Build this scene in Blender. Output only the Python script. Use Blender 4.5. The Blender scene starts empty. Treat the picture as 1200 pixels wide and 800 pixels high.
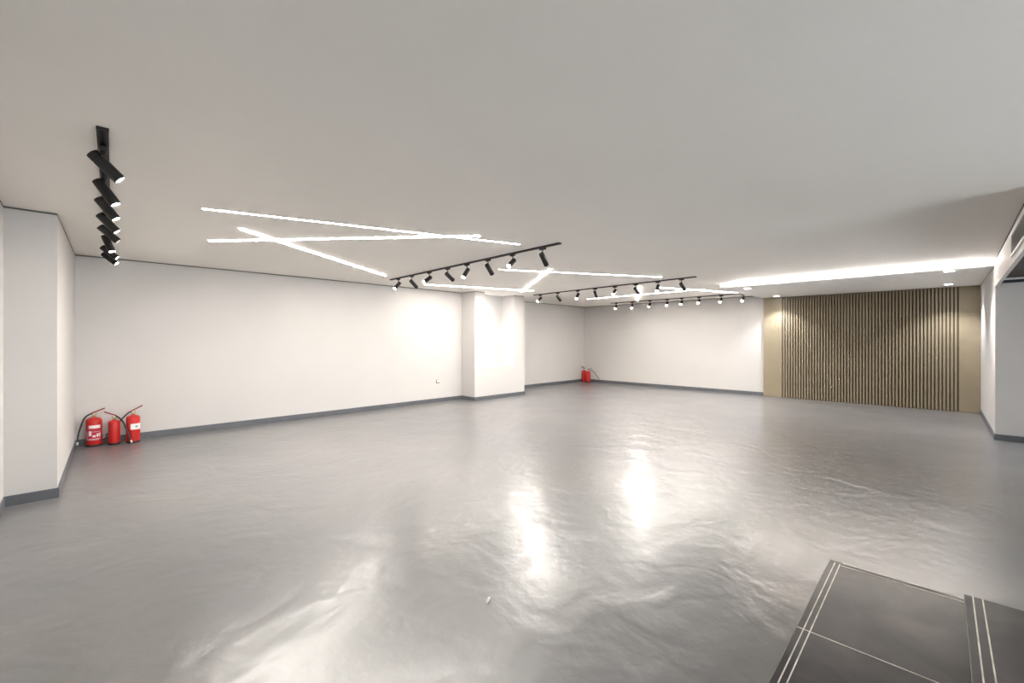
import bpy, bmesh, math
from mathutils import Vector, Matrix

# ------------------------------------------------------------------ camera, world, exposure
scene = bpy.context.scene
COL = scene.collection
cam_data = bpy.data.cameras.new('camera')
cam_data.sensor_width = 36.0
cam_data.lens = 504.55 / 1200 * 36
cam_data.shift_y = -1.73 / 1200
cam_data.clip_start = 0.05
cam = bpy.data.objects.new('camera', cam_data)
COL.objects.link(cam)
cam.location = (0, 0, 1.5)
cam.rotation_euler = (math.radians(90), 0, math.radians(-45.152))
scene.camera = cam

world = bpy.data.worlds.new('world')
scene.world = world
world.use_nodes = True
bg = world.node_tree.nodes['Background']
bg.inputs[0].default_value = (0.94, 0.94, 1.0, 1)
bg.inputs[1].default_value = 1.25

vs = scene.view_settings
vs.view_transform = 'Standard'
vs.look = 'None'
vs.gamma = 1
vs.use_curve_mapping = False
vs.exposure = 2.36

LED_STRENGTH = 39.5        # linear ceiling lights
COVE_STRENGTH = 120.0       # strip on top of the dropped soffit
SPOT_W = 6.0              # each track spotlight
NICHE_W = 26.0             # lamp inside the wall niche
DOWN_W = 42.0               # each recessed downlight
WARM = (1.0, 0.915, 0.82)
NEUTRAL = (1.0, 0.945, 0.885)

# ------------------------------------------------------------------ materials
def new_mat(name):
    m = bpy.data.materials.new(name)
    m.use_nodes = True
    nt = m.node_tree
    b = nt.nodes['Principled BSDF']
    return m, nt, b

def plain(name, col, rough=0.5, metal=0.0, spec=0.5, coat=0.0, var=0.04, scale=8.0, bump=0.0, bscale=60.0):
    m, nt, b = new_mat(name)
    N, L = nt.nodes, nt.links
    tc = N.new('ShaderNodeTexCoord')
    nz = N.new('ShaderNodeTexNoise')
    nz.inputs['Scale'].default_value = scale
    nz.inputs['Detail'].default_value = 4
    L.new(tc.outputs['Object'], nz.inputs['Vector'])
    rp = N.new('ShaderNodeValToRGB')
    rp.color_ramp.elements[0].position = 0.3
    rp.color_ramp.elements[1].position = 0.7
    rp.color_ramp.elements[0].color = tuple(c * (1 - var) for c in col) + (1,)
    rp.color_ramp.elements[1].color = tuple(min(1, c * (1 + var)) for c in col) + (1,)
    L.new(nz.outputs[0], rp.inputs[0])
    L.new(rp.outputs[0], b.inputs['Base Color'])
    b.inputs['Roughness'].default_value = rough
    b.inputs['Metallic'].default_value = metal
    b.inputs['Specular IOR Level'].default_value = spec
    b.inputs['Coat Weight'].default_value = coat
    if bump:
        n2 = N.new('ShaderNodeTexNoise')
        n2.inputs['Scale'].default_value = bscale
        n2.inputs['Detail'].default_value = 3
        L.new(tc.outputs['Object'], n2.inputs['Vector'])
        bp = N.new('ShaderNodeBump')
        bp.inputs['Strength'].default_value = bump
        bp.inputs['Distance'].default_value = 0.002
        L.new(n2.outputs[0], bp.inputs['Height'])
        L.new(bp.outputs[0], b.inputs['Normal'])
    return m

def glow(name, col, strength):
    m, nt, b = new_mat(name)
    nt.nodes.remove(b)
    e = nt.nodes.new('ShaderNodeEmission')
    e.inputs[0].default_value = col + (1,)
    e.inputs[1].default_value = strength
    nt.links.new(e.outputs[0], nt.nodes['Material Output'].inputs[0])
    return m

M = {}
M['wall'] = plain('white_wall_paint', (0.585, 0.565, 0.547), 0.55, spec=0.3, var=0.012, scale=1.5, bump=0.08, bscale=120)
M['ceiling'] = plain('ceiling_paint', (0.88, 0.848, 0.798), 0.7, spec=0.2, var=0.012, scale=1.0, bump=0.05, bscale=100)
M['soffit'] = plain('soffit_paint', (0.88, 0.87, 0.85), 0.6, spec=0.25, var=0.01, scale=1.0)
M['gap'] = plain('shadow_gap_paint', (0.16, 0.155, 0.145), 0.8, var=0.03)
M['base'] = plain('skirting_grey', (0.105, 0.110, 0.122), 0.42, var=0.10, scale=5)
M['black'] = plain('matt_black_metal', (0.008, 0.0072, 0.0065), 0.45, spec=0.5, var=0.1)
M['panel'] = plain('bronze_panel', (0.285, 0.235, 0.157), 0.45, metal=0.05, var=0.06, scale=3)
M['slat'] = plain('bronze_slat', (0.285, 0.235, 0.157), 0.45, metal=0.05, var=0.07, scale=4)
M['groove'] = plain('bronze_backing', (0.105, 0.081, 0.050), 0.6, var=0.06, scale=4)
M['red'] = plain('red_enamel', (0.50, 0.009, 0.007), 0.32, coat=0.15, var=0.05, scale=6)
M['red_dark'] = plain('red_lever_enamel', (0.25, 0.010, 0.014), 0.35, var=0.06)
M['brass'] = plain('brass', (0.50, 0.36, 0.16), 0.35, metal=0.9, var=0.06)
M['chrome'] = plain('pale_metal', (0.62, 0.60, 0.57), 0.3, metal=0.9, var=0.04)
M['rubber'] = plain('black_rubber', (0.016, 0.016, 0.017), 0.5, var=0.1)
M['print'] = plain('white_print', (0.80, 0.74, 0.73), 0.5, var=0.05, scale=30)
M['print_dark'] = plain('crimson_print', (0.42, 0.02, 0.05), 0.45, var=0.08, scale=30)
M['paper'] = plain('white_paper', (0.78, 0.79, 0.77), 0.6, var=0.05, scale=25)
M['ink'] = plain('grey_ink', (0.33, 0.36, 0.40), 0.6, var=0.1, scale=30)
M['plastic'] = plain('ivory_plastic', (0.72, 0.69, 0.62), 0.4, var=0.02)
M['plastic_dark'] = plain('dark_plastic', (0.05, 0.043, 0.035), 0.45, var=0.05)
M['grille'] = plain('grille_metal', (0.52, 0.50, 0.48), 0.5, metal=0.1, var=0.04)
M['grille_frame'] = plain('grille_frame_paint', (0.78, 0.77, 0.76), 0.4, var=0.02)
M['darkwood'] = plain('dark_ceiling_slat', (0.035, 0.027, 0.022), 0.45, var=0.2, scale=10)
M['navy'] = plain('dark_band', (0.02, 0.023, 0.03), 0.5, var=0.1)
M['inlay'] = plain('pale_inlay', (0.52, 0.49, 0.44), 0.5, var=0.3, scale=12)
M['frame'] = plain('shopfront_frame', (0.06, 0.06, 0.065), 0.35, metal=0.5, var=0.05)
M['led'] = glow('linear_light_diffuser', NEUTRAL, LED_STRENGTH)
M['cove'] = glow('cove_strip', (1.0, 0.94, 0.90), COVE_STRENGTH)
M['lens'] = glow('spotlight_lens', WARM, 30.0)
M['down'] = glow('downlight_lens', (0.93, 0.95, 1.0), 14.0)

def floor_mat():
    m, nt, b = new_mat('grey_resin_floor')
    N, L = nt.nodes, nt.links
    tc = N.new('ShaderNodeTexCoord')
    n1 = N.new('ShaderNodeTexNoise'); n1.inputs['Scale'].default_value = 0.55; n1.inputs['Detail'].default_value = 3
    n1.inputs['Roughness'].default_value = 0.55
    L.new(tc.outputs['Object'], n1.inputs['Vector'])
    rp = N.new('ShaderNodeValToRGB')
    e = rp.color_ramp.elements
    e[0].position = 0.25; e[0].color = (0.138, 0.138, 0.145, 1)
    e[1].position = 0.80; e[1].color = (0.190, 0.182, 0.176, 1)
    L.new(n1.outputs[0], rp.inputs[0])
    L.new(rp.outputs[0], b.inputs['Base Color'])
    n2 = N.new('ShaderNodeTexNoise'); n2.inputs['Scale'].default_value = 1.3; n2.inputs['Detail'].default_value = 5
    L.new(tc.outputs['Object'], n2.inputs['Vector'])
    mr = N.new('ShaderNodeMapRange')
    mr.inputs['From Min'].default_value = 0.3; mr.inputs['From Max'].default_value = 0.7
    mr.inputs['To Min'].default_value = 0.29; mr.inputs['To Max'].default_value = 0.35
    L.new(n2.outputs[0], mr.inputs['Value'])
    L.new(mr.outputs[0], b.inputs['Roughness'])
    b.inputs['Specular IOR Level'].default_value = 0.6
    # the hand-trowelled waviness of the coat
    n3 = N.new('ShaderNodeTexNoise'); n3.inputs['Scale'].default_value = 2.2; n3.inputs['Detail'].default_value = 2.5
    n3.inputs['Distortion'].default_value = 0.8
    L.new(tc.outputs['Object'], n3.inputs['Vector'])
    n4 = N.new('ShaderNodeTexNoise'); n4.inputs['Scale'].default_value = 8.0; n4.inputs['Detail'].default_value = 3
    L.new(tc.outputs['Object'], n4.inputs['Vector'])
    b1 = N.new('ShaderNodeBump'); b1.inputs['Strength'].default_value = 1.0; b1.inputs['Distance'].default_value = 0.013
    L.new(n3.outputs[0], b1.inputs['Height'])
    b2 = N.new('ShaderNodeBump'); b2.inputs['Strength'].default_value = 1.0; b2.inputs['Distance'].default_value = 0.004
    L.new(n4.outputs[0], b2.inputs['Height'])
    L.new(b1.outputs[0], b2.inputs['Normal'])
    L.new(b2.outputs[0], b.inputs['Normal'])
    # clear sealer coat, only faintly rippled
    b3 = N.new('ShaderNodeBump'); b3.inputs['Strength'].default_value = 1.0; b3.inputs['Distance'].default_value = 0.011
    L.new(n3.outputs[0], b3.inputs['Height'])
    b4 = N.new('ShaderNodeBump'); b4.inputs['Strength'].default_value = 1.0; b4.inputs['Distance'].default_value = 0.0045
    L.new(n4.outputs[0], b4.inputs['Height'])
    L.new(b3.outputs[0], b4.inputs['Normal'])
    L.new(b4.outputs[0], b.inputs['Coat Normal'])
    b.inputs['Coat Weight'].default_value = 0.34
    b.inputs['Coat Roughness'].default_value = 0.21
    b.inputs['Coat IOR'].default_value = 1.5
    return m
M['floor'] = floor_mat()

def stone_mat():
    m, nt, b = new_mat('dark_polished_stone')
    N, L = nt.nodes, nt.links
    tc = N.new('ShaderNodeTexCoord')
    n1 = N.new('ShaderNodeTexNoise'); n1.inputs['Scale'].default_value = 3.5; n1.inputs['Detail'].default_value = 8
    n1.inputs['Distortion'].default_value = 1.2
    L.new(tc.outputs['Object'], n1.inputs['Vector'])
    rp = N.new('ShaderNodeValToRGB')
    e = rp.color_ramp.elements
    e[0].position = 0.35; e[0].color = (0.016, 0.0135, 0.0155, 1)
    e[1].position = 0.75; e[1].color = (0.046, 0.038, 0.040, 1)
    L.new(n1.outputs[0], rp.inputs[0])
    L.new(rp.outputs[0], b.inputs['Base Color'])
    b.inputs['Roughness'].default_value = 0.36
    b.inputs['Specular IOR Level'].default_value = 0.28
    return m
M['stone'] = stone_mat()

def glass_mat():
    m, nt, b = new_mat('clear_pane_glass')
    N, L = nt.nodes, nt.links
    N.remove(b)
    tr = N.new('ShaderNodeBsdfTransparent'); tr.inputs[0].default_value = (0.93, 0.96, 0.95, 1)
    gl = N.new('ShaderNodeBsdfGlossy'); gl.inputs['Roughness'].default_value = 0.02
    fr = N.new('ShaderNodeFresnel'); fr.inputs[0].default_value = 1.45
    mx = N.new('ShaderNodeMixShader')
    L.new(fr.outputs[0], mx.inputs[0]); L.new(tr.outputs[0], mx.inputs[1]); L.new(gl.outputs[0], mx.inputs[2])
    L.new(mx.outputs[0], N['Material Output'].inputs[0])
    return m
M['glass'] = glass_mat()

# ------------------------------------------------------------------ helpers
def link(o, parent=None):
    COL.objects.link(o)
    if parent is not None:
        o.parent = parent
    return o

def mesh_obj(name, bm, mat, parent=None, smooth=False):
    bmesh.ops.recalc_face_normals(bm, faces=bm.faces)
    me = bpy.data.meshes.new(name)
    bm.to_mesh(me); bm.free()
    me.materials.append(M[mat])
    if smooth:
        for p in me.polygons:
            p.use_smooth = True
        if smooth == 'auto':
            me.set_sharp_from_angle(angle=math.radians(35))
    return link(bpy.data.objects.new(name, me), parent)

def empty(name, loc=(0, 0, 0), rz=0.0):
    o = bpy.data.objects.new(name, None)
    o.empty_display_size = 0.1
    o.location = loc
    o.rotation_euler = (0, 0, rz)
    return link(o)

def tag(o, label, cat, group=None):
    o['label'] = label
    o['category'] = cat
    if group:
        o['group'] = group
    return o

def structure(o, label=None):
    o['kind'] = 'structure'
    if label:
        o['label'] = label
    return o

def add_box(bm, x0, x1, y0, y1, z0, z1, bevel=0.0, seg=2):
    vs_ = [bm.verts.new((x, y, z)) for x in (x0, x1) for y in (y0, y1) for z in (z0, z1)]
    idx = ((0, 1, 3, 2), (4, 6, 7, 5), (0, 4, 5, 1), (2, 3, 7, 6), (0, 2, 6, 4), (1, 5, 7, 3))
    fs = [bm.faces.new([vs_[i] for i in f]) for f in idx]
    if bevel:
        es = list({e for f in fs for e in f.edges})
        bmesh.ops.bevel(bm, geom=es, offset=bevel, segments=seg, affect='EDGES', profile=0.5)

def box(x0, x1, y0, y1, z0, z1, bevel=0.0, seg=2):
    bm = bmesh.new()
    add_box(bm, x0, x1, y0, y1, z0, z1, bevel, seg)
    return bm

def add_prism(bm, pts, z0, z1):
    lo = [bm.verts.new((x, y, z0)) for x, y in pts]
    hi = [bm.verts.new((x, y, z1)) for x, y in pts]
    bm.faces.new(lo[::-1]); bm.faces.new(hi)
    n = len(pts)
    for i in range(n):
        j = (i + 1) % n
        bm.faces.new((lo[i], lo[j], hi[j], hi[i]))

def prism(pts, z0, z1):
    bm = bmesh.new(); add_prism(bm, pts, z0, z1); return bm

def add_lathe(bm, prof, n=28, mat=None):
    """profile of (r, z); r == 0 closes the end"""
    mat = mat or Matrix.Identity(4)
    rings = []
    for r, z in prof:
        if r < 1e-6:
            rings.append([bm.verts.new(mat @ Vector((0, 0, z)))])
        else:
            rings.append([bm.verts.new(mat @ Vector((r * math.cos(2 * math.pi * k / n), r * math.sin(2 * math.pi * k / n), z))) for k in range(n)])
    for a, b in zip(rings, rings[1:]):
        for k in range(n):
            k2 = (k + 1) % n
            if len(a) == 1 and len(b) == 1:
                continue
            if len(a) == 1:
                bm.faces.new((a[0], b[k], b[k2]))
            elif len(b) == 1:
                bm.faces.new((a[k], a[k2], b[0]))
            else:
                bm.faces.new((a[k], a[k2], b[k2], b[k]))

def lathe(prof, n=28, mat=None):
    bm = bmesh.new(); add_lathe(bm, prof, n, mat); return bm

def smooth_path(pts, sub=8):
    P = [Vector(p) for p in pts]
    out = []
    for i in range(len(P) - 1):
        p0 = P[max(i - 1, 0)]; p1 = P[i]; p2 = P[i + 1]; p3 = P[min(i + 2, len(P) - 1)]
        for s in range(sub):
            t = s / sub
            out.append(0.5 * ((2 * p1) + (p2 - p0) * t + (2 * p0 - 5 * p1 + 4 * p2 - p3) * t * t + (3 * p1 - p0 - 3 * p2 + p3) * t ** 3))
    out.append(P[-1])
    return out

def add_tube(bm, path, r, n=10):
    path = [Vector(p) for p in path]
    rad = r if isinstance(r, (list, tuple)) else [r] * len(path)
    t0 = (path[1] - path[0]).normalized()
    up = Vector((0, 0, 1)) if abs(t0.z) < 0.9 else Vector((1, 0, 0))
    nrm = t0.cross(up).normalized()
    rings = []
    for i, p in enumerate(path):
        t = (path[min(i + 1, len(path) - 1)] - path[max(i - 1, 0)]).normalized()
        nrm = (nrm - t * nrm.dot(t)).normalized()
        b = t.cross(nrm)
        rings.append([bm.verts.new(p + (nrm * math.cos(2 * math.pi * k / n) + b * math.sin(2 * math.pi * k / n)) * rad[i]) for k in range(n)])
    for a, b in zip(rings, rings[1:]):
        for k in range(n):
            bm.faces.new((a[k], a[(k + 1) % n], b[(k + 1) % n], b[k]))
    bm.faces.new(rings[0][::-1]); bm.faces.new(rings[-1])

def tube(path, r, n=10):
    bm = bmesh.new(); add_tube(bm, path, r, n); return bm

def add_curved_patch(bm, r, a0, a1, z0, z1, th=0.0008, n=6):
    """a thin sheet wrapped round a cylinder of radius r (angles in degrees)"""
    g = []
    for rr in (r, r + th):
        row = []
        for k in range(n + 1):
            a = math.radians(a0 + (a1 - a0) * k / n)
            row.append((bm.verts.new((rr * math.cos(a), rr * math.sin(a), z0)), bm.verts.new((rr * math.cos(a), rr * math.sin(a), z1))))
        g.append(row)
    for k in range(n):
        bm.faces.new((g[1][k][0], g[1][k + 1][0], g[1][k + 1][1], g[1][k][1]))
        bm.faces.new((g[0][k][0], g[0][k][1], g[0][k + 1][1], g[0][k + 1][0]))
        for q in (0, 1):
            bm.faces.new((g[0][k][q], g[0][k + 1][q], g[1][k + 1][q], g[1][k][q]))
    for k in (0, n):
        bm.faces.new((g[0][k][0], g[1][k][0], g[1][k][1], g[0][k][1]))

# ------------------------------------------------------------------ the room
H = 2.705                  # main ceiling
GAP = 0.016                # shadow gap between walls and ceiling
HW = H - GAP
XP, XQ = -0.148, -0.480    # pillar beside the extinguishers / near end wall
YP, YA = 5.969, 8.635      # pillar front / long wall
XC, XD, YC = 6.865, 8.645, 8.121   # column with the niche
YA2, XB = 9.226, 13.019    # set-back wall, far end wall
XR, YR = 9.697, -0.584     # right-hand wall
PX1 = -0.040               # the pillar side is not quite square to the wall
YV = -3.6                  # shopfront line of the entrance recess

structure(mesh_obj('floor', box(-0.78, 13.35, YV - 0.3, 9.6, -0.12, 0.0), 'floor'))
structure(mesh_obj('ceiling', box(-0.78, 13.35, -1.95, 9.6, H, H + 0.15), 'ceiling'))

def wall(name, pts, gap_pts, z0=0.0):
    o = structure(mesh_obj(name, prism(pts, z0, HW), 'wall'))
    bm = prism(gap_pts, HW, H - 0.0035)
    add_prism(bm, pts, H - 0.003, H)
    structure(mesh_obj('trim_%d' % wall.n, bm, 'gap'))
    wall.n += 1
    return o
wall.n = 1
S = 0.016
wall('wall_near', [(-0.78, YV), (XQ, YV), (XQ, YP), (-0.78, YP)], [(-0.78, YV), (XQ - S, YV), (XQ - S, YP + S), (-0.78, YP + S)])
wall('wall_pillar', [(-0.78, YP), (XP, YP), (PX1, YA), (-0.78, YA)], [(-0.78, YP + S), (XP - S, YP + S), (PX1 - S, YA + S), (-0.78, YA + S)])
wall('wall_left', [(-0.78, YA), (XC, YA), (XC, 9.6), (-0.78, 9.6)], [(-0.78, YA + S), (XC + S, YA + S), (XC + S, 9.6), (-0.78, 9.6)])
# column with a tall niche open to the ceiling
NX0, NX1, NZ, ND = 7.19, 8.244, 0.808, 0.475
bm = bmesh.new()
lv = [(XC, YC), (XD, YC), (XD, 9.6), (XC, 9.6)]
def quad(bm, *p):
    bm.faces.new([bm.verts.new(q) for q in p])
yb = YC + ND
for (x0, x1, z0, z1) in ((XC, NX0, 0, HW), (NX0, NX1, 0, NZ), (NX1, XD, 0, HW)):
    quad(bm, (x0, YC, z0), (x1, YC, z0), (x1, YC, z1), (x0, YC, z1))
quad(bm, (NX0, YC, NZ), (NX1, YC, NZ), (NX1, yb, NZ), (NX0, yb, NZ))
quad(bm, (NX0, yb, NZ), (NX1, yb, NZ), (NX1, yb, H), (NX0, yb, H))
quad(bm, (NX0, YC, NZ), (NX0, yb, NZ), (NX0, yb, H), (NX0, YC, H))
quad(bm, (NX1, YC, NZ), (NX1, yb, NZ), (NX1, yb, H), (NX1, YC, H))
quad(bm, (XC, YC, 0), (XC, 9.6, 0), (XC, 9.6, HW), (XC, YC, HW))
quad(bm, (XD, YC, 0), (XD, 9.6, 0), (XD, 9.6, HW), (XD, YC, HW))
quad(bm, (XC, 9.6, 0), (XD, 9.6, 0), (XD, 9.6, HW), (XC, 9.6, HW))
quad(bm, (XC, YC, HW), (NX0, YC, HW), (NX0, 9.6, HW), (XC, 9.6, HW))
quad(bm, (NX1, YC, HW), (XD, YC, HW), (XD, 9.6, HW), (NX1, 9.6, HW))
bmesh.ops.remove_doubles(bm, verts=bm.verts, dist=1e-5)
structure(mesh_obj('wall_column', bm, 'wall'))
bm = bmesh.new()
add_prism(bm, [(XC + S, YC + S), (NX0 - 0.001, YC + S), (NX0 - 0.001, 9.6), (XC + S, 9.6)], HW, H)
add_prism(bm, [(NX1 + 0.001, YC + S), (XD - S, YC + S), (XD - S, 9.6), (NX1 + 0.001, 9.6)], HW, H)
structure(mesh_obj('trim_%d' % wall.n, bm, 'gap')); wall.n += 1
wall('wall_back', [(XD, YA2), (XB, YA2), (XB, 9.6), (XD, 9.6)], [(XD - S, YA2 + S), (XB + S, YA2 + S), (XB + S, 9.6), (XD - S, 9.6)])
wall('wall_far', [(XB, YR - 0.2), (13.35, YR - 0.2), (13.35, 9.6), (XB, 9.6)], [(XB + S, YR - 0.2), (13.35, YR - 0.2), (13.35, 9.6), (XB + S, 9.6)])
wall('wall_right', [(XR, YV), (13.35, YV), (13.35, YR), (XR, YR)], [(XR + S, YV), (13.35, YV), (13.35, YR - S), (XR + S, YR - S)])

# beam over the side recess; the entrance bay beside it is open up to the ceiling
XE = 5.30                  # partition between entrance bay and side recess
SK = (YR + 0.415) / (XR + 0.50)
def beam_y(x):
    return YR + (x - XR) * SK
YE = beam_y(XE)
HZ, HT = 2.30, 0.035
structure(mesh_obj('wall_header', prism([(XR, YR), (XE, YE), (XE, YE - HT), (XR, YR - HT)], HZ, H - 0.030), 'wall'))
bm = prism([(XR, YR - 0.028), (XE, YE - 0.028), (XE, -0.78), (XR, -0.78)], H - 0.030, H - 0.0035)
add_prism(bm, [(XR, YR), (XE, YE), (XE, -0.78), (XR, -0.78)], H - 0.003, H)
structure(mesh_obj('trim_%d' % wall.n, bm, 'gap')); wall.n += 1
structure(mesh_obj('wall_entrance', box(XE - 0.10, XE, YV, YE, 0.0, H), 'wall'))

# side recess behind the beam: dark slatted ceiling and a pale rail
vc = structure(mesh_obj('ceiling_recess', prism([(XE, YV), (XR, YV), (XR, YR - HT - 0.001), (XE, YE - HT - 0.001)], 2.47, 2.60), 'navy'))
sm = box(-0.035, 0.035, YV + 0.002, YR - HT - 0.002, 2.415, 2.468)
sl = bpy.data.meshes.new('slat'); sm.to_mesh(sl); sm.free(); sl.materials.append(M['darkwood'])
x = XR - 0.18
while x > XE + 0.05:
    o = bpy.data.objects.new('slat', sl); o.location = (x, 0, 0); link(o, vc); x -= 0.095
structure(mesh_obj('trim_%d' % wall.n, box(XR - 0.10, XR - 0.06, YV + 0.002, YR - HT - 0.002, 2.385, 2.41), 'grille_frame'), 'pale metal rail across the dark recess ceiling'); wall.n += 1
structure(mesh_obj('trim_%d' % wall.n, box(XR - 0.06, XR + 0.01, YV + 0.002, YR - HT - 0.002, 2.345, 2.47), 'navy'), 'dark band at the top of the recess wall'); wall.n += 1
# glazed shopfronts of the entrance bay and of the side recess
def shopfront(name, label, WX0, WX1, y, top, nb):
    win = structure(empty(name, (0, y, 0)), label)
    xs = [WX0 + (WX1 - WX0) * i / nb for i in range(nb + 1)]
    for xm in xs:
        mesh_obj('mullion', box(max(WX0, xm - 0.03), min(WX1, xm + 0.03), -0.05, 0.05, 0.0, top), 'frame', win)
    for a, b in zip(xs, xs[1:]):
        mesh_obj('pane', box(a + 0.03, b - 0.03, -0.006, 0.006, 0.06, top - 0.06), 'glass', win)
    mesh_obj('bottom_rail', box(WX0, WX1, -0.045, 0.045, 0.0, 0.06), 'frame', win)
    mesh_obj('top_rail', box(WX0, WX1, -0.045, 0.045, top - 0.06, top), 'frame', win)
shopfront('window_1', 'glazed shopfront of the entrance bay', XQ, XE - 0.10, -1.75, H, 5)
shopfront('window_2', 'glazed shopfront of the side recess', XE, XR, YV, 2.47, 4)

# skirting
BH, BT = 0.092, 0.012
def base(name, pts):
    structure(mesh_obj(name, prism(pts, 0.0, BH), 'base'))
base('baseboard_near', [(XQ, YV), (XQ + BT, YV), (XQ + BT, YP), (XQ, YP)])
base('baseboard_pillar', [(XQ, YP - BT), (XP + BT, YP - BT), (XP + BT, YP), (PX1 + BT, YA), (PX1, YA), (XP, YP), (XQ, YP)])
base('baseboard_left', [(PX1 + BT, YA - BT), (XC, YA - BT), (XC, YA), (PX1 + BT, YA)])
base('baseboard_column', [(XC - BT, YA - BT), (XC - BT, YC - BT), (XD + BT, YC - BT), (XD + BT, YA2), (XD, YA2), (XD, YC), (XC, YC), (XC, YA - BT)])
base('baseboard_back', [(XD + BT, YA2 - BT), (XB, YA2 - BT), (XB, YA2), (XD + BT, YA2)])
base('baseboard_far', [(XB - BT, 3.36), (XB, 3.36), (XB, YA2 - BT), (XB - BT, YA2 - BT)])
base('baseboard_right', [(XR - BT, YV + 0.06), (XR, YV + 0.06), (XR, YR), (12.935, YR), (12.935, YR + BT), (XR - BT, YR + BT)])

# dropped soffit with light cove along its front edge
ZS, XS, YS = 2.6215, 9.80, 3.40
sof = structure(empty('ceiling_soffit', (XS, YR, ZS)), 'dropped ceiling soffit above the slatted panel')
bm = bmesh.new()
add_box(bm, 0.0, XB - XS, 0.004, YS - YR, 0.0, 0.018)
mesh_obj('board', bm, 'soffit', sof)
mesh_obj('front_lip', box(0.0, 0.016, 0.004, YS - YR, 0.018, 0.036), 'soffit', sof)
mesh_obj('end_lip', box(0.016, XB - XS, YS - YR - 0.016, YS - YR, 0.018, H - ZS), 'soffit', sof)
mesh_obj('cove_back', box(0.16, 0.18, 0.004, YS - YR - 0.016, 0.018, H - ZS), 'soffit', sof)
mesh_obj('shadow_line', box(0.0, XB - XS - 0.075, 0.0005, 0.0035, -0.002, 0.036), 'gap', sof)
cv = mesh_obj('cove_light_strip', box(XS + 0.05, XS + 0.085, YR + 0.02, YS - 0.30, ZS + 0.028, ZS + 0.041), 'cove')
tag(cv, 'glowing white light strip in the cove along the front of the soffit', 'cove light')

# ------------------------------------------------------------------ bronze slatted panel on the far wall
XPF = 12.949
PY0, PY1 = YR + 0.003, 3.367
PZ = ZS - 0.004
pn = tag(empty('slatted_wall_panel', (XPF, (PY0 + PY1) / 2, 0.0)), 'tall bronze brown wall panel of narrow vertical slats with flat margins', 'wall panel')
py = (PY0 + PY1) / 2
slat_a, slat_b = 2.887, -0.233          # centres of the first and the last slat
NS = 55
pitch = (slat_a - slat_b) / (NS - 1)
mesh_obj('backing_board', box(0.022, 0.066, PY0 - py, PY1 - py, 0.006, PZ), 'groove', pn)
mesh_obj('flat_margin', box(0.0, 0.0215, slat_a + 0.045 - py, PY1 - py, 0.006, PZ, 0.002), 'panel', pn)
mesh_obj('flat_margin', box(0.0, 0.0215, PY0 - py, slat_b - 0.045 - py, 0.006, PZ, 0.002), 'panel', pn)
mesh_obj('bottom_trim', box(-0.004, 0.066, PY0 - py, PY1 - py, 0.0005, 0.006), 'groove', pn)
sb = box(-0.010, 0.0215, -pitch * 0.27, pitch * 0.27, 0.007, PZ - 0.001, 0.003, 1)
sme = bpy.data.meshes.new('slat'); sb.to_mesh(sme); sb.free(); sme.materials.append(M['slat'])
for i in range(NS):
    o = bpy.data.objects.new('slat', sme)
    o.location = (0, slat_a - pitch * i - py, 0)
    link(o, pn)

# ------------------------------------------------------------------ linear lights on the ceiling
LW = 0.030
lines = [
    ((0.795, 4.790), (3.908, 3.751), 'long linear ceiling light nearest the pillar rail, crossing the other two at its end'),
    ((1.120, 6.289), (3.261, 3.772), 'linear ceiling light crossed by two others, between pillar rail and first long rail'),
    ((1.230, 5.356), (4.029, 7.328), 'linear ceiling light slanting toward the wall end of the first long rail'),
    ((5.054, 5.335), (7.859, 3.786), 'linear ceiling light between the two middle rails, farthest from the niche column'),
    ((5.263, 7.917), (7.829, 7.052), 'linear ceiling light running just in front of the niche column'),
    ((5.636, 4.687), (7.758, 7.387), 'linear ceiling light joining the two other strips before the niche column'),
    ((10.545, 7.371), (10.425, 3.943), 'linear ceiling light parallel to the rail on the far wall side'),
    ((9.358, 4.549), (11.858, 3.677), 'linear ceiling light beside the left end of the soffit'),
    ((8.828, 4.751), (11.887, 6.482), 'linear ceiling light crossing behind the third rail toward the far wall'),
]
for i, (a, b, lab) in enumerate(lines):
    a, b = Vector(a), Vector(b)
    d = b - a
    L = d.length
    top = -0.0003 - 0.0042 * (i % 3)      # crossing strips pass under one another
    bot = top - 0.0038
    c = (a + b) / 2
    r = tag(empty('linear_light', (c.x, c.y, H), math.atan2(d.y, d.x)), lab, 'ceiling light', 'linear lights set in crossing threes')
    bmh = bmesh.new()
    add_box(bmh, -L / 2, L / 2, -LW / 2 - 0.002, -LW / 2, bot, top)
    add_box(bmh, -L / 2, L / 2, LW / 2, LW / 2 + 0.002, bot, top)
    add_box(bmh, -L / 2 - 0.002, -L / 2, -LW / 2 - 0.002, LW / 2 + 0.002, bot, top)
    add_box(bmh, L / 2, L / 2 + 0.002, -LW / 2 - 0.002, LW / 2 + 0.002, bot, top)
    mesh_obj('housing', bmh, 'grille_frame', r)
    mesh_obj('diffuser', box(-L / 2, L / 2, -LW / 2, LW / 2, bot, top), 'led', r)

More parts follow.
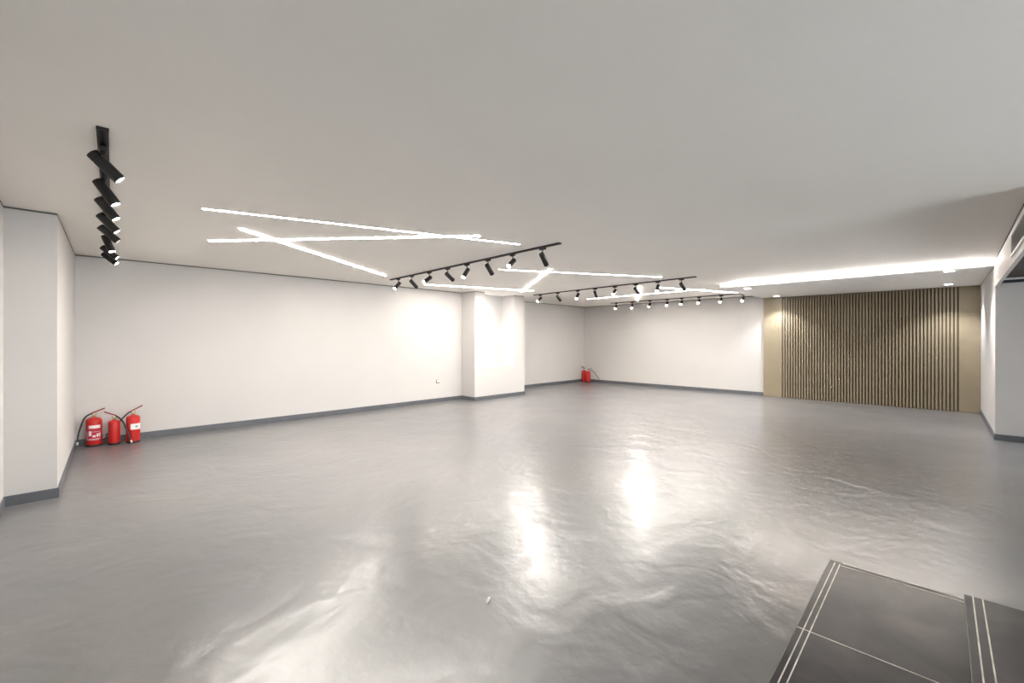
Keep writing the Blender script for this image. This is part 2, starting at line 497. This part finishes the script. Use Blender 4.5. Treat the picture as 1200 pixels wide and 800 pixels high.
# ------------------------------------------------------------------ track rails and spotlights
TZ = H - 0.018
def head_meshes():
    ms = {}
    def keep(key, bm, mat, smooth=False):
        bmesh.ops.recalc_face_normals(bm, faces=bm.faces)
        me = bpy.data.meshes.new(key); bm.to_mesh(me); bm.free(); me.materials.append(M[mat])
        if smooth:
            for p in me.polygons: p.use_smooth = True
            me.set_sharp_from_angle(angle=math.radians(35))
        ms[key] = me
    keep('adapter', box(-0.050, 0.050, -0.016, 0.016, -0.027, -0.001, 0.003), 'black')
    bm = bmesh.new()
    add_tube(bm, [(0, 0, -0.028), (0, 0, -0.100)], 0.0075, 10)
    add_lathe(bm, [(0, -0.034), (0.013, -0.034), (0.013, -0.026), (0, -0.026)], 16)
    keep('bracket', bm, 'black', True)
    # body along +Z of its own frame, pivot at the origin
    r = 0.034
    for key, off in (('lamp_body_a', 0.075), ('lamp_body_b', 0.045)):
        z0, z1 = -off, 0.19 - off
        prof = [(0, z0), (r - 0.003, z0), (r, z0 + 0.003), (r, z0 + 0.04), (r - 0.0012, z0 + 0.0415), (r - 0.0012, z0 + 0.0435), (r, z0 + 0.045),
                (r, z1 - 0.001), (r - 0.001, z1), (r - 0.004, z1), (r - 0.006, z1 - 0.012)]
        keep(key, lathe(prof, 28), 'black', True)
        keep(key.replace('lamp_body', 'lens'), lathe([(0, z1 - 0.0085), (r - 0.008, z1 - 0.0085), (r - 0.006, z1 - 0.0112)], 28), 'lens', True)
    return ms
HM = head_meshes()
ORD = ['closest to', 'second from', 'third from', 'fourth from', 'fifth from', 'sixth from', 'seventh from', 'farthest from']
lamp_cache = {}
def spotlight(p, trz, pivot_z, az, el, kind, label, group):
    root = tag(empty('track_spotlight', (p[0], p[1], TZ), trz), label, 'spotlight', group)
    link(bpy.data.objects.new('adapter', HM['adapter']), root)
    link(bpy.data.objects.new('bracket', HM['bracket']), root)
    body = link(bpy.data.objects.new('lamp_body', HM['lamp_body_' + kind]), root)
    a, e = math.radians(az), math.radians(el)
    d = Vector((math.cos(a) * math.cos(e), math.sin(a) * math.cos(e), math.sin(e)))
    q = d.to_track_quat('Z', 'Y').to_matrix()
    body.rotation_euler = (Matrix.Rotation(-trz, 3, 'Z') @ q).to_euler()
    body.location = (0, 0, pivot_z - TZ)
    link(bpy.data.objects.new('lens', HM['lens_' + kind]), body)
    if kind not in lamp_cache:
        ld = bpy.data.lights.new('spot_beam', 'SPOT')
        ld.energy = SPOT_W; ld.color = WARM
        ld.spot_size = math.radians(48); ld.spot_blend = 0.85
        ld.shadow_soft_size = 0.025
        lamp_cache[kind] = ld
    lo = link(bpy.data.objects.new('spot_beam', lamp_cache[kind]), body)
    lo.location = (0, 0, 0.19 - (0.075 if kind == 'a' else 0.045) + 0.004)
    lo.rotation_euler = (math.pi, 0, 0)      # a spot shines along its own -Z

rails = [
    ('pillar', (0.093, 3.362), (0.29, 8.2), 'a',
     [(.064, 2.589, 354, -47), (.188, 2.581, 345, -58), (.297, 2.580, 345, -55), (.421, 2.583, 349, -50), (.537, 2.586, 357, -44), (.648, 2.577, 322, -67), (.798, 2.585, 345, -42), (.913, 2.586, 338, -42)],
     'black track rail on the ceiling beside the white pillar and the three extinguishers', 'rail beside the white pillar'),
    ('first', (4.369, 7.743), (4.194, 3.338), 'b',
     [(.071, 2.579, 195, -44), (.187, 2.571, 5, -39), (.321, 2.576, 186, -35), (.450, 2.573, 8, -31), (.569, 2.576, 191, -50), (.685, 2.578, 12, -42), (.807, 2.583, 196, -35), (.934, 2.575, 14, -40)],
     'long black track rail on the ceiling between two sets of crossing light strips', 'rail before the niche column'),
    ('middle', (8.535, 7.658), (8.23, 3.278), 'b',
     [(.052, 2.582, 185, -37), (.193, 2.578, 1, -37), (.342, 2.579, 195, -43), (.459, 2.586, 18, -37), (.584, 2.583, 192, -37), (.703, 2.574, 2, -29), (.821, 2.581, 194, -43), (.935, 2.571, 354, -37)],
     'long black track rail starting by the right edge of the niche column', 'rail past the niche column'),
    ('far', (12.218, 7.605), (12.02, 3.420), 'b',
     [(.047, 2.581, 197, -33), (.188, 2.581, 199, -40), (.333, 2.582, 186, -38), (.465, 2.583, 194, -36), (.570, 2.584, 188, -32), (.688, 2.584, 189, -30), (.829, 2.580, 185, -34), (.960, 2.580, 183, -37)],
     'long black track rail close to the far end wall, ending at the soffit', 'rail along the far wall'),
]
rb_cache = None
for name, a, b, kind, heads, lab, short in rails:
    a, b = Vector(a), Vector(b)
    d = b - a
    rz = math.atan2(d.y, d.x)
    c = (a + b) / 2
    L = d.length
    r = tag(empty('track_rail', (c.x, c.y, H), rz), lab, 'track rail', 'ceiling track rails')
    bm = bmesh.new()
    W = 0.026
    # extruded U profile, open channel downward
    prof = [(-W, -0.0005), (W, -0.0005), (W, -0.018), (0.009, -0.018), (0.009, -0.008), (-0.009, -0.008), (-0.009, -0.018), (-W, -0.018)]
    v0 = [bm.verts.new((-L / 2, y, z)) for y, z in prof]
    v1 = [bm.verts.new((L / 2, y, z)) for y, z in prof]
    for i in range(8):
        j = (i + 1) % 8
        bm.faces.new((v0[i], v0[j], v1[j], v1[i]))
    bm.faces.new(v0[::-1]); bm.faces.new(v1)
    mesh_obj('channel', bm, 'black', r)
    for s in (-1, 1):
        mesh_obj('end_cap', box(s * L / 2 - 0.003, s * L / 2 + 0.003, -W - 0.001, W + 0.001, -0.019, -0.0005), 'black', r)
    for i, (t, pz, az, el) in enumerate(heads):
        p = a + d * t
        n = i if name != 'pillar' else 7 - i
        lbl = 'black cylinder spotlight, %s the long wall, on the %s' % (ORD[n], short)
        spotlight(p, rz, pz, az, el, kind, lbl, 'track spotlights')

# ------------------------------------------------------------------ recessed downlights in the soffit
dl = [((10.244, 2.970), 'recessed round downlight near the cove edge at the white-wall end of the soffit'),
      ((12.534, 2.958), 'recessed round downlight above the flat left margin of the slatted panel'),
      ((9.990, -0.104), 'recessed round downlight near the cove edge by the right-hand wall'),
      ((12.307, -0.117), 'recessed round downlight above the slats next to the right-hand wall')]
dl = [(p, ZS, lab, 'recessed downlights in the soffit', DOWN_W) for p, lab in dl]
dl.append(((7.34, 8.46), H, 'small round downlight in the ceiling of the wall niche', None, NICHE_W))
for (p, dz, lab, grp, watts) in dl:
    r = tag(empty('downlight', (p[0], p[1], dz)), lab, 'downlight', grp)
    mesh_obj('trim_ring', lathe([(0.062, -0.0005), (0.078, -0.0005), (0.079, -0.004), (0.070, -0.007), (0.060, -0.005), (0.062, -0.0005)], 32), 'grille_frame', r, 'auto')
    mesh_obj('lens', lathe([(0, -0.004), (0.060, -0.004), (0.060, -0.001), (0, -0.001)], 32), 'down', r, 'auto')
    ld = bpy.data.lights.new('downlight_beam', 'SPOT')
    ld.energy = watts; ld.color = (0.96, 0.97, 1.0)
    ld.spot_size = math.radians(110); ld.spot_blend = 0.6; ld.shadow_soft_size = 0.05
    lo = link(bpy.data.objects.new('downlight_beam', ld), r)
    lo.location = (0, 0, -0.012)

# ------------------------------------------------------------------ air grille in the beam
ga = math.atan2(YE - YR, XE - XR)      # along the beam, toward the near end
gx = 6.90
gy = beam_y(gx)
gr = tag(empty('air_grille', (gx, gy, 2.39), ga + math.pi), 'grey louvred air grille with a white frame set in the beam', 'air vent')
# local -x runs toward the near end, +y faces the room
GL, GH = 1.35, 0.20
mesh_obj('back_plate', box(-GL, 0, 0.0005, 0.003, 0, GH), 'grille', gr)
for z0, z1 in ((-0.022, 0.004), (GH - 0.004, GH + 0.02)):
    mesh_obj('frame_rail', box(-GL - 0.02, 0.02, 0.0005, 0.014, z0, z1, 0.003), 'grille_frame', gr)
for x0, x1 in ((-GL - 0.02, -GL + 0.004), (-0.004, 0.02)):
    mesh_obj('frame_stile', box(x0, x1, 0.0005, 0.014, 0.0042, GH - 0.0042, 0.003), 'grille_frame', gr)
lv = bpy.data.meshes.new('louvre')
b_ = bmesh.new()
v = [b_.verts.new(q) for q in ((-GL, 0.003, 0.010), (0, 0.003, 0.010), (0, 0.012, 0.0), (-GL, 0.012, 0.0), (-GL, 0.003, 0.0125), (0, 0.003, 0.0125), (0, 0.012, 0.0025), (-GL, 0.012, 0.0025))]
for f in ((0, 1, 2, 3), (4, 7, 6, 5), (0, 4, 5, 1), (3, 2, 6, 7), (0, 3, 7, 4), (1, 5, 6, 2)):
    b_.faces.new([v[i] for i in f])
bmesh.ops.recalc_face_normals(b_, faces=b_.faces)
b_.to_mesh(lv); b_.free(); lv.materials.append(M['grille'])
for i in range(10):
    o = bpy.data.objects.new('louvre', lv); o.location = (0, 0, 0.008 + i * 0.0185); link(o, gr)

# ------------------------------------------------------------------ wall socket
so = tag(empty('wall_socket', (6.13, YA, 0.455)), 'small ivory square wall socket low on the long white wall near the column', 'socket')
mesh_obj('back_box', box(-0.048, 0.048, -0.014, -0.0005, 0.0, 0.086, 0.002), 'plastic_dark', so)
mesh_obj('face_plate', box(-0.043, 0.043, -0.024, -0.0142, 0.018, 0.083, 0.003), 'plastic', so)
for dx, dz in ((-0.011, 0.040), (0.011, 0.040), (0.0, 0.058)):
    mesh_obj('pin_hole', box(dx - 0.003, dx + 0.003, -0.0246, -0.0238, dz - 0.004, dz + 0.004), 'plastic_dark', so)

# ------------------------------------------------------------------ fire extinguishers
def extinguisher(loc, r, hb, rot, lever_side, lever_tilt, label, hose=None, nozzle='chrome', sticker=None, lever='red_dark', group=None):
    """origin on the floor; rot turns the front toward the room; hose points are in world space"""
    root = tag(empty('fire_extinguisher', loc, 0.0), label, 'fire extinguisher', group)
    mesh_obj('base_ring', lathe([(0, 0.0), (r * 0.93, 0.0), (r * 0.97, 0.004), (r * 0.97, 0.028), (0, 0.028)], 32), 'rubber', root, 'auto')
    sh = r * 0.55
    prof = [(0, 0.0285), (r * 0.985, 0.0285), (r, 0.035)]
    prof += [(r, hb - sh)]
    for k in range(1, 8):
        a = math.pi / 2 * k / 8
        prof.append((0.022 + (r - 0.022) * math.cos(a), hb - sh + sh * math.sin(a) * 0.95))
    prof += [(0.022, hb), (0.021, hb + 0.008), (0, hb + 0.008)]
    body = mesh_obj('cylinder_body', lathe(prof, 36), 'red', root, 'auto')
    mesh_obj('neck_collar', lathe([(0, hb + 0.0085), (0.020, hb + 0.0085), (0.020, hb + 0.020), (0.015, hb + 0.022), (0.015, hb + 0.034), (0, hb + 0.034)], 20), 'brass', root, 'auto')
    R3 = Matrix.Rotation(lever_side, 4, 'Z')
    bm = bmesh.new()
    add_box(bm, -0.020, 0.026, -0.013, 0.013, hb + 0.0345, hb + 0.060, 0.004)
    bmesh.ops.transform(bm, matrix=R3, verts=bm.verts)
    mesh_obj('valve_block', bm, 'rubber' if lever == 'rubber' else 'brass', root)
    # carrying handle below, squeeze lever above, both running out along the lever direction
    bm = bmesh.new()
    add_box(bm, 0.012, 0.105, -0.011, 0.011, hb + 0.0605, hb + 0.0645, 0.0015)
    bmesh.ops.transform(bm, matrix=R3 @ Matrix.Translation((0, 0, 0)), verts=bm.verts)
    mesh_obj('carry_handle', bm, 'chrome' if lever == 'red_dark' else lever, root)
    bm = bmesh.new()
    add_box(bm, -0.025, 0.125, -0.012, 0.012, 0.0, 0.03 if lever == 'rubber' else 0.016, 0.003)
    bmesh.ops.transform(bm, matrix=R3 @ Matrix.Translation((0, 0, hb + 0.062)) @ Matrix.Rotation(-lever_tilt, 4, 'Y'), verts=bm.verts)
    mesh_obj('squeeze_lever', bm, lever, root)
    bm = bmesh.new()
    add_lathe(bm, [(0, 0), (0.014, 0), (0.014, 0.008), (0.011, 0.009), (0, 0.009)], 16,
              Matrix.Translation((0, 0, hb + 0.047)) @ Matrix.Rotation(rot, 4, 'Z') @ Matrix.Translation((0.0132, 0, 0)) @ Matrix.Rotation(math.pi / 2, 4, 'Y'))
    mesh_obj('pressure_gauge', bm, 'chrome', root, 'auto')
    if hose:
        loc_v = Vector(loc)
        pts = [Vector(p) - loc_v for p in hose]
        path = smooth_path(pts, 8)
        hs = mesh_obj('hose', tube(path, 0.0095, 10), 'rubber', root, True)
        e0, e1 = path[-2], path[-1]
        dirv = (e1 - e0).normalized()
        mesh_obj('nozzle', tube([e1 - dirv * 0.012, e1 + dirv * 0.004, e1 + dirv * 0.028], [0.013, 0.013, 0.009], 12), nozzle, hs, 'auto')
    if sticker == 'printed':
        deg = math.degrees(rot)
        bm = bmesh.new()
        add_curved_patch(bm, r + 0.0002, deg - 62, deg + 62, 0.085, hb * 0.62, n=12)
        mesh_obj('label_field', bm, 'print_dark', root)
        bm = bmesh.new()
        rr = r + 0.0014
        w = hb * 0.62 - 0.085
        z0 = 0.085
        # column of fine print, three pictogram blocks, lines of print and a pale header band
        for i in range(9):
            add_curved_patch(bm, rr, deg - 56, deg - 43 - (i % 3) * 2, z0 + w * (0.08 + 0.085 * i), z0 + w * (0.13 + 0.085 * i), n=2)
        for i, (a0, a1, q0, q1) in enumerate(((-32, -12, 0.42, 0.82), (-6, 16, 0.30, 0.46), (22, 34, 0.32, 0.58), (38, 52, 0.32, 0.62))):
            add_curved_patch(bm, rr, deg + a0, deg + a1, z0 + w * q0, z0 + w * q1, n=3)
        add_curved_patch(bm, rr, deg - 34, deg + 54, z0 + w * 0.13, z0 + w * 0.16, n=8)
        add_curved_patch(bm, rr, deg - 34, deg + 40, z0 + w * 0.06, z0 + w * 0.085, n=8)
        add_curved_patch(bm, rr, deg - 10, deg + 54, z0 + w * 0.74, z0 + w * 0.76, n=6)
        mesh_obj('label_print', bm, 'print', root)
        bm = bmesh.new()
        add_curved_patch(bm, r + 0.0002, deg - 34, deg + 52, hb * 0.635, hb * 0.74, n=8)
        mesh_obj('label_header', bm, 'print', root)
    if sticker == 'tag':
        deg = math.degrees(rot)
        bm = bmesh.new()
        add_curved_patch(bm, r + 0.0002, deg - 18, deg + 74, hb * 0.49, hb * 0.70, n=8)
        mesh_obj('paper_label', bm, 'paper', root)
        bm = bmesh.new()
        add_curved_patch(bm, r + 0.0014, deg + 20, deg + 44, hb * 0.55, hb * 0.64, n=3)
        mesh_obj('stamp', bm, 'ink', root)
    if sticker == 'worn':
        deg = math.degrees(rot)
        bm = bmesh.new()
        add_curved_patch(bm, r + 0.0002, deg - 40, deg + 40, hb * 0.35, hb * 0.62, n=8)
        mesh_obj('faded_label', bm, 'red_dark', root)
    return root

rt = math.radians
toward = rt(-90 + 1)     # front of the near three: toward the room
G = 'fire extinguishers by the pillar'
extinguisher((0.150, 8.515, 0), 0.086, 0.405, rt(-97), rt(-8), rt(24),
             'red fire extinguisher with white printed label and hose against the pillar', group=G,
             hose=[(0.150, 8.515, 0.455), (0.105, 8.505, 0.452), (0.050, 8.495, 0.400), (0.012, 8.47, 0.28), (-0.012, 8.44, 0.17), (-0.018, 8.42, 0.080)], sticker='printed')
extinguisher((0.357, 8.440, 0), 0.066, 0.350, rt(-97), rt(180), rt(28),
             'smallest plain red fire extinguisher, between the two larger ones', group=G,
             hose=[(0.357, 8.440, 0.400), (0.390, 8.425, 0.392), (0.445, 8.385, 0.322), (0.490, 8.335, 0.180), (0.530, 8.300, 0.040)], sticker=None)
extinguisher((0.560, 8.410, 0), 0.080, 0.400, rt(-97), rt(-5), rt(30),
             'red fire extinguisher with a white paper label on its side', group=G,
             hose=[(0.560, 8.410, 0.447), (0.520, 8.44, 0.440), (0.462, 8.50, 0.370), (0.38, 8.54, 0.240), (0.310, 8.53, 0.165), (0.255, 8.47, 0.118)], sticker='tag')
G2 = 'fire extinguishers in the far corner'
extinguisher((12.80, 9.08, 0), 0.080, 0.420, rt(-135), rt(150), rt(30),
             'red fire extinguisher with black handle in the far corner, no hose in view', lever='rubber', group=G2)
extinguisher((12.72, 8.845, 0), 0.080, 0.400, rt(-135), rt(-60), rt(12),
             'red fire extinguisher in the far corner with hose reaching to the wall', group=G2,
             hose=[(12.72, 8.845, 0.445), (12.76, 8.80, 0.445), (12.84, 8.71, 0.385), (12.90, 8.62, 0.26), (12.955, 8.535, 0.125)], nozzle='brass')

# ------------------------------------------------------------------ stone steps at the near right
def step(name, label, x_far, y_edge, z0, z1, joints, inlay_y, inlay_x, x_near=-0.46, y_back=-1.6):
    r = tag(empty(name, (x_far, y_edge, z0)), label, 'step', 'dark stone entrance steps')
    def B(nm, x0, x1, ya, yb_, za, zb, mat, bev=0.0):
        return mesh_obj(nm, box(x0 - x_far, x1 - x_far, ya - y_edge, yb_ - y_edge, za - z0, zb - z0, bev), mat, r)
    th = 0.03
    B('riser_block', x_near, x_far - 0.02, y_back, y_edge - 0.02, z0, z1 - th, 'stone')
    cuts = [x_far] + joints + [x_near]
    for i, (a, b) in enumerate(zip(cuts, cuts[1:])):
        B('tread_tile', b + (0.002 if i < len(cuts) - 2 else 0), a - (0.002 if i else 0), y_back, y_edge, z1 - th, z1, 'stone', 0.004)
    for j in joints:
        B('joint', j - 0.002, j + 0.002, y_back, y_edge - 0.004, z1 - th, z1 + 0.0008, 'inlay')
    for y in inlay_y:
        B('inlay_strip', x_near, inlay_x[0] if inlay_x else x_far - 0.01, y - 0.0024, y + 0.0024, z1 - 0.003, z1 + 0.0010, 'inlay')
    return r
s1 = step('stone_step', 'lower dark polished stone step with two pale inlay lines and a cracked joint', 3.265, 0.482, 0.0, 0.15, [2.388, 1.40], [0.453, 0.428], [3.235])
for xi, w in ((3.258, 0.0035), (3.215, 0.0022)):
    mesh_obj('edge_strip', box(xi - w - 3.265, xi + w - 3.265, -1.6 - 0.482, 0.42 - 0.482, 0.147, 0.151), 'inlay', s1)
s2 = step('stone_step', 'upper dark stone step whose corner rests on the lower step', 2.955, -0.080, 0.1525, 0.30, [1.20], [-0.108, -0.139], [2.955 - 0.006])

# ------------------------------------------------------------------ scrap on the floor
bm = bmesh.new()
pts = [(-0.030, -0.012, 0.001), (-0.012, 0.012, 0.004), (0.010, 0.020, 0.010), (0.026, 0.022, 0.003), (0.016, 0.002, 0.014), (-0.008, -0.010, 0.010)]
up = [bm.verts.new(p) for p in pts]
dn = [bm.verts.new((p[0], p[1], max(0.0, p[2] - 0.0015))) for p in pts]
c0 = bm.verts.new((0.0, 0.005, 0.016)); c1 = bm.verts.new((0.0, 0.005, 0.0145))
for i in range(6):
    j = (i + 1) % 6
    bm.faces.new((up[i], up[j], c0)); bm.faces.new((dn[j], dn[i], c1)); bm.faces.new((up[j], up[i], dn[i], dn[j]))
sc = mesh_obj('paper_scrap', bm, 'paper')
sc.location = (1.662, 1.840, 0.0)
tag(sc, 'tiny crumpled white scrap lying on the open grey floor', 'scrap')
